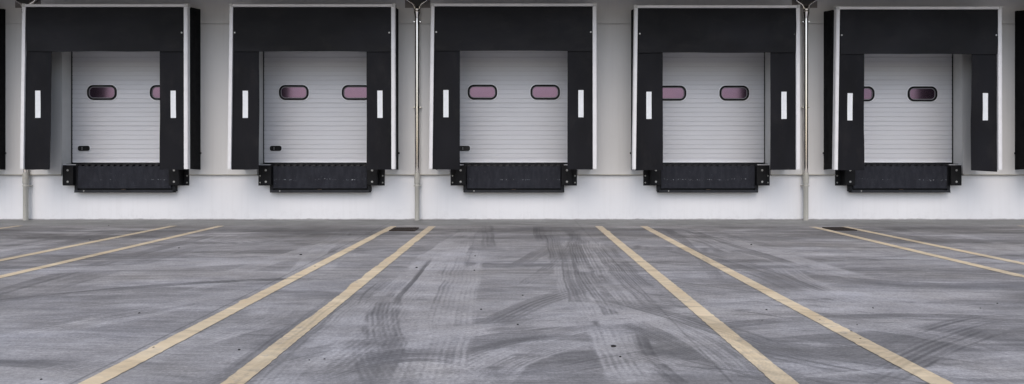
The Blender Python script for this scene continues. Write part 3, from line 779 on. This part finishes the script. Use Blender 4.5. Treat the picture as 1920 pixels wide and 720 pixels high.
# ---------------------------------------------------------------- drain pipes
def make_pipe(x, label):
    t = tag(empty('drain_pipe', (x, -0.21, 0)), label, 'drain pipe', 'steel drain pipes with forked tops')
    bm = bmesh.new()
    lathe(bm, [(.049, 0), (.049, .70), (.052, .705), (.052, .73), (.049, .735), (.049, .76), (.058, .765), (.060, .80), (.058, .86), (.062, .865), (.062, .90), (.058, .905), (.058, .96), (.050, .985), (.048, 1.0)], 0, 0, 28)
    lp = obj('lower_pipe', bm, M['grey_pipe'], t, smooth=True)
    bm = bmesh.new(); box(bm, -.075, .075, -.008, .163, .708, .728, .003); obj('bracket', bm, M['grey_pipe'], lp)
    bm = bmesh.new(); lathe(bm, [(.045, .99), (.045, 4.22)], 0, 0, 28); sp = obj('steel_pipe', bm, M['stainless'], t, smooth=True)
    for z in (2.36, 4.15):
        bm = bmesh.new(); lathe(bm, [(.050, z-.014), (.050, z+.014)], 0, 0, 24); box(bm, -.078, .078, -.010, .129, z-.011, z+.011, .003)
        obj('pipe_clamp', bm, M['stainless'], sp)
    bm = bmesh.new(); lathe(bm, [(.045, 4.215), (.048, 4.235), (.072, 4.345), (.073, 4.36), (.070, 4.365), (.070, 4.385), (.073, 4.39), (.073, 4.41), (.066, 4.415)], 0, 0, 28)
    obj('reducer', bm, M['stainless'], t, smooth=True)
    for s in (-1, 1):
        pts = [(.034, 4.405), (.045, 4.455), (.075, 4.505), (.115, 4.540), (.165, 4.565), (.205, 4.60), (.232, 4.65), (.24, 4.72), (.24, 4.80)]
        # smooth it
        P = []
        for i in range(len(pts)-1):
            for k in range(3):
                f = k/3; P.append((pts[i][0]*(1-f)+pts[i+1][0]*f, pts[i][1]*(1-f)+pts[i+1][1]*f))
        P.append(pts[-1])
        for _ in range(3): P = [P[0]] + [((P[i-1][0]+2*P[i][0]+P[i+1][0])/4, (P[i-1][1]+2*P[i][1]+P[i+1][1])/4) for i in range(1, len(P)-1)] + [P[-1]]
        bm = bmesh.new(); tube(bm, [(s*a, 0, b) for a, b in P], .029, 16)
        obj('fork_arm', bm, M['stainless'], t, smooth=True)
    bm = bmesh.new(); hexa(bm, (-.05, .05, -.02, .057), (-.17, .17, -.02, .057), 4.475, 4.62); box(bm, -.17, .17, -.02, .057, 4.6205, 4.78)
    obj('hopper', bm, M['hopper'], t)
    bm = bmesh.new(); box(bm, -.265, .265, .058, .069, 4.455, 4.80); obj('wall_plate', bm, M['soffit'], t)
make_pipe(-10.24, 'drain pipe at the far left, mostly behind the leftmost complete dock shelter')
make_pipe(-2.05, 'shiny drain pipe with forked top between the second and middle dock shelters')
make_pipe(6.08, 'shiny drain pipe with forked top between the two rightmost complete dock shelters')

# ---------------------------------------------------------------- painted bay lines
def line(x_near, x_far, y_far, seed, label, torn=(), w=0.136, y_near=-16.5):
    rnd = random.Random(seed); bm = bmesh.new(); n = 700; rows = []
    for i in range(n+1):
        y = y_near + (y_far-y_near)*i/n; f = (y+10.5)/(y_far+10.5); x = x_near + (x_far-x_near)*f
        l = -w/2 + 0.004*mnoise.noise(Vector((seed, y*3, 0))) + 0.007*mnoise.noise(Vector((seed+4, y*16, 0)))
        r = w/2 + 0.004*mnoise.noise(Vector((seed+9, y*3, 0))) + 0.007*mnoise.noise(Vector((seed+14, y*16, 0)))
        for (a, b, dl, dr) in torn:
            if a < y < b:
                e = min(1, (y-a)/0.03, (b-y)/0.03); q = 0.6+0.8*abs(mnoise.noise(Vector((seed, y*13, 5)))*2)
                l += dl*e*q; r += dr*e*q
        rows.append([bm.verts.new((x + l + (r-l)*k/10, y, 0.004)) for k in range(11)])
    for a, b in zip(rows, rows[1:]):
        for k in range(10): bm.faces.new((a[k], a[k+1], b[k+1], b[k]))
    o = obj('painted_line', bm, M['paint']); set_marks(o.data)
    tag(o, label, 'painted line', 'worn yellow bay lines on the yard')
G = -1.56
line(-9.45, -9.47, -1.42, 1, 'faint worn yellow line at the far left edge near the wall')
line(-6.45, -6.52, -1.45, 2, 'worn yellow line, left one of the pair at far left')
line(-5.56, -5.61, -1.45, 3, 'worn yellow line, right one of the pair at far left')
line(-2.414, -2.31, -1.52, 4, 'long yellow line running left of the left drain grate towards the camera', torn=((-8.35,-8.2,-.02,0),(-3.4,-2.6,0,-.02)))
line(-1.605, -1.575, -1.52, 5, 'long yellow line right of the left drain grate with a ragged left edge', torn=((-9.0,-7.7,.014,0),(-7.6,-7.3,-.014,0),(-7.2,-7.0,.014,0),(-6.9,-6.75,-.010,0),(-6.3,-6.1,.014,0),(-5.6,-4.9,.016,0),(-4.2,-3.9,0,-.016)))
line(1.544, 1.585, -1.50, 6, 'long yellow line just right of centre, crossed by thin tyre scratches', torn=((-2.6,-2.3,0,.02),))
line(2.424, 2.44, -1.50, 7, 'long yellow line running diagonally to the bottom right, outer one of its pair', torn=((-5.2,-5.05,.015,0),))
line(5.47, 5.60, -1.62, 8, 'yellow line touching the right drain grate, lower one of the far right pair', torn=((-7.6,-7.0,.03,.03),))
line(6.20, 6.20, -1.62, 9, 'yellow line right of the right drain grate, upper one of the far right pair')
line(9.62, 9.66, -1.42, 10, 'faint yellow line at the far right edge near the wall')

# ---------------------------------------------------------------- drain grates
def grate(x0, x1, y0, y1, label):
    t = tag(empty('drain_grate', ((x0+x1)/2, (y0+y1)/2, 0)), label, 'drain grate', 'iron drain grates in the yard')
    w, h = (x1-x0)/2, (y1-y0)/2
    bm = bmesh.new(); box(bm, -w, w, -h, h, 0.002, 0.006); obj('void_plate', bm, M['drain'], t)  # flat black plate: shade inside the drain painted, no hole below
    bm = bmesh.new()
    box(bm, -w, w, -h, -h+.02, .0065, .016); box(bm, -w, w, h-.02, h, .0065, .016)
    box(bm, -w, -w+.02, -h+.0205, h-.0205, .0065, .016); box(bm, w-.02, w, -h+.0205, h-.0205, .0065, .016)
    obj('grate_frame', bm, M['iron'], t)
    bm = bmesh.new()
    n = 11
    for k in range(n):
        x = -w+.045 + (2*w-.09)*k/(n-1); box(bm, x-.007, x+.007, -h+.021, h-.021, .007, .0145)
    for y in (-h/3, h/3): box(bm, -w+.021, w-.021, y-.006, y+.006, .0066, .0138)
    obj('grate_bars', bm, M['iron'], t)
grate(-2.235, -1.775, -2.40, -1.86, 'dark iron drain grate between the two yellow lines left of centre')
grate(5.70, 6.10, -2.30, -1.80, 'dark iron drain grate between the yellow lines at the right, below the right drain pipe')

# ---------------------------------------------------------------- gravel chips
CHIPS = [(-0.53, -5.45), (-1.16, -6.41), (-0.47, -6.6), (0.07, -8.03), (-0.29, -8.62), (0.02, -9.15), (0.68, -10.0), (-7.8, -1.38), (-6.71, -3.69), (-4.83, -4.65), (-2.86, -5.35), (-2.45, -9.79), (-2.75, -10.45), (-1.31, -10.07), (-1.22, -10.05), (-1.85, -9.84), (-3.12, -8.76), (-2.38, -6.33), (3.52, -4.28), (2.13, -8.64), (3.07, -8.57), (3.99, -8.57), (4.27, -8.38), (2.64, -9.15), (2.49, -9.36), (2.45, -9.57), (2.42, -9.0), (1.95, -9.03), (0.67, -9.76)]
for i, (x, y) in enumerate(CHIPS):
    rnd = random.Random(100+i); big = i == len(CHIPS)-1
    r = 0.016 if big else rnd.uniform(0.005, 0.009) * (1.0 if y < -7 else 1.7)
    bm = bmesh.new(); bmesh.ops.create_icosphere(bm, subdivisions=2, radius=1)
    for v in bm.verts:
        v.co *= r*(1+0.35*mnoise.noise(v.co*1.3+Vector((i*3.1, 0, 0))))
        v.co.x *= rnd.uniform(1.15, 1.2); v.co.z = max(v.co.z, -r*0.3)*0.62
    o = obj('gravel_chip', bm, M['stone'], None, loc=(x, y, r*0.18))
    o.rotation_euler.z = rnd.uniform(0, 3)
    if big: tag(o, 'largest dark stone chip lying on the concrete right of centre near the camera', 'stone')
    else: tag(o, 'tiny dark chip of gravel lying on the stained concrete yard', 'stone', 'dark gravel chips scattered on the yard')
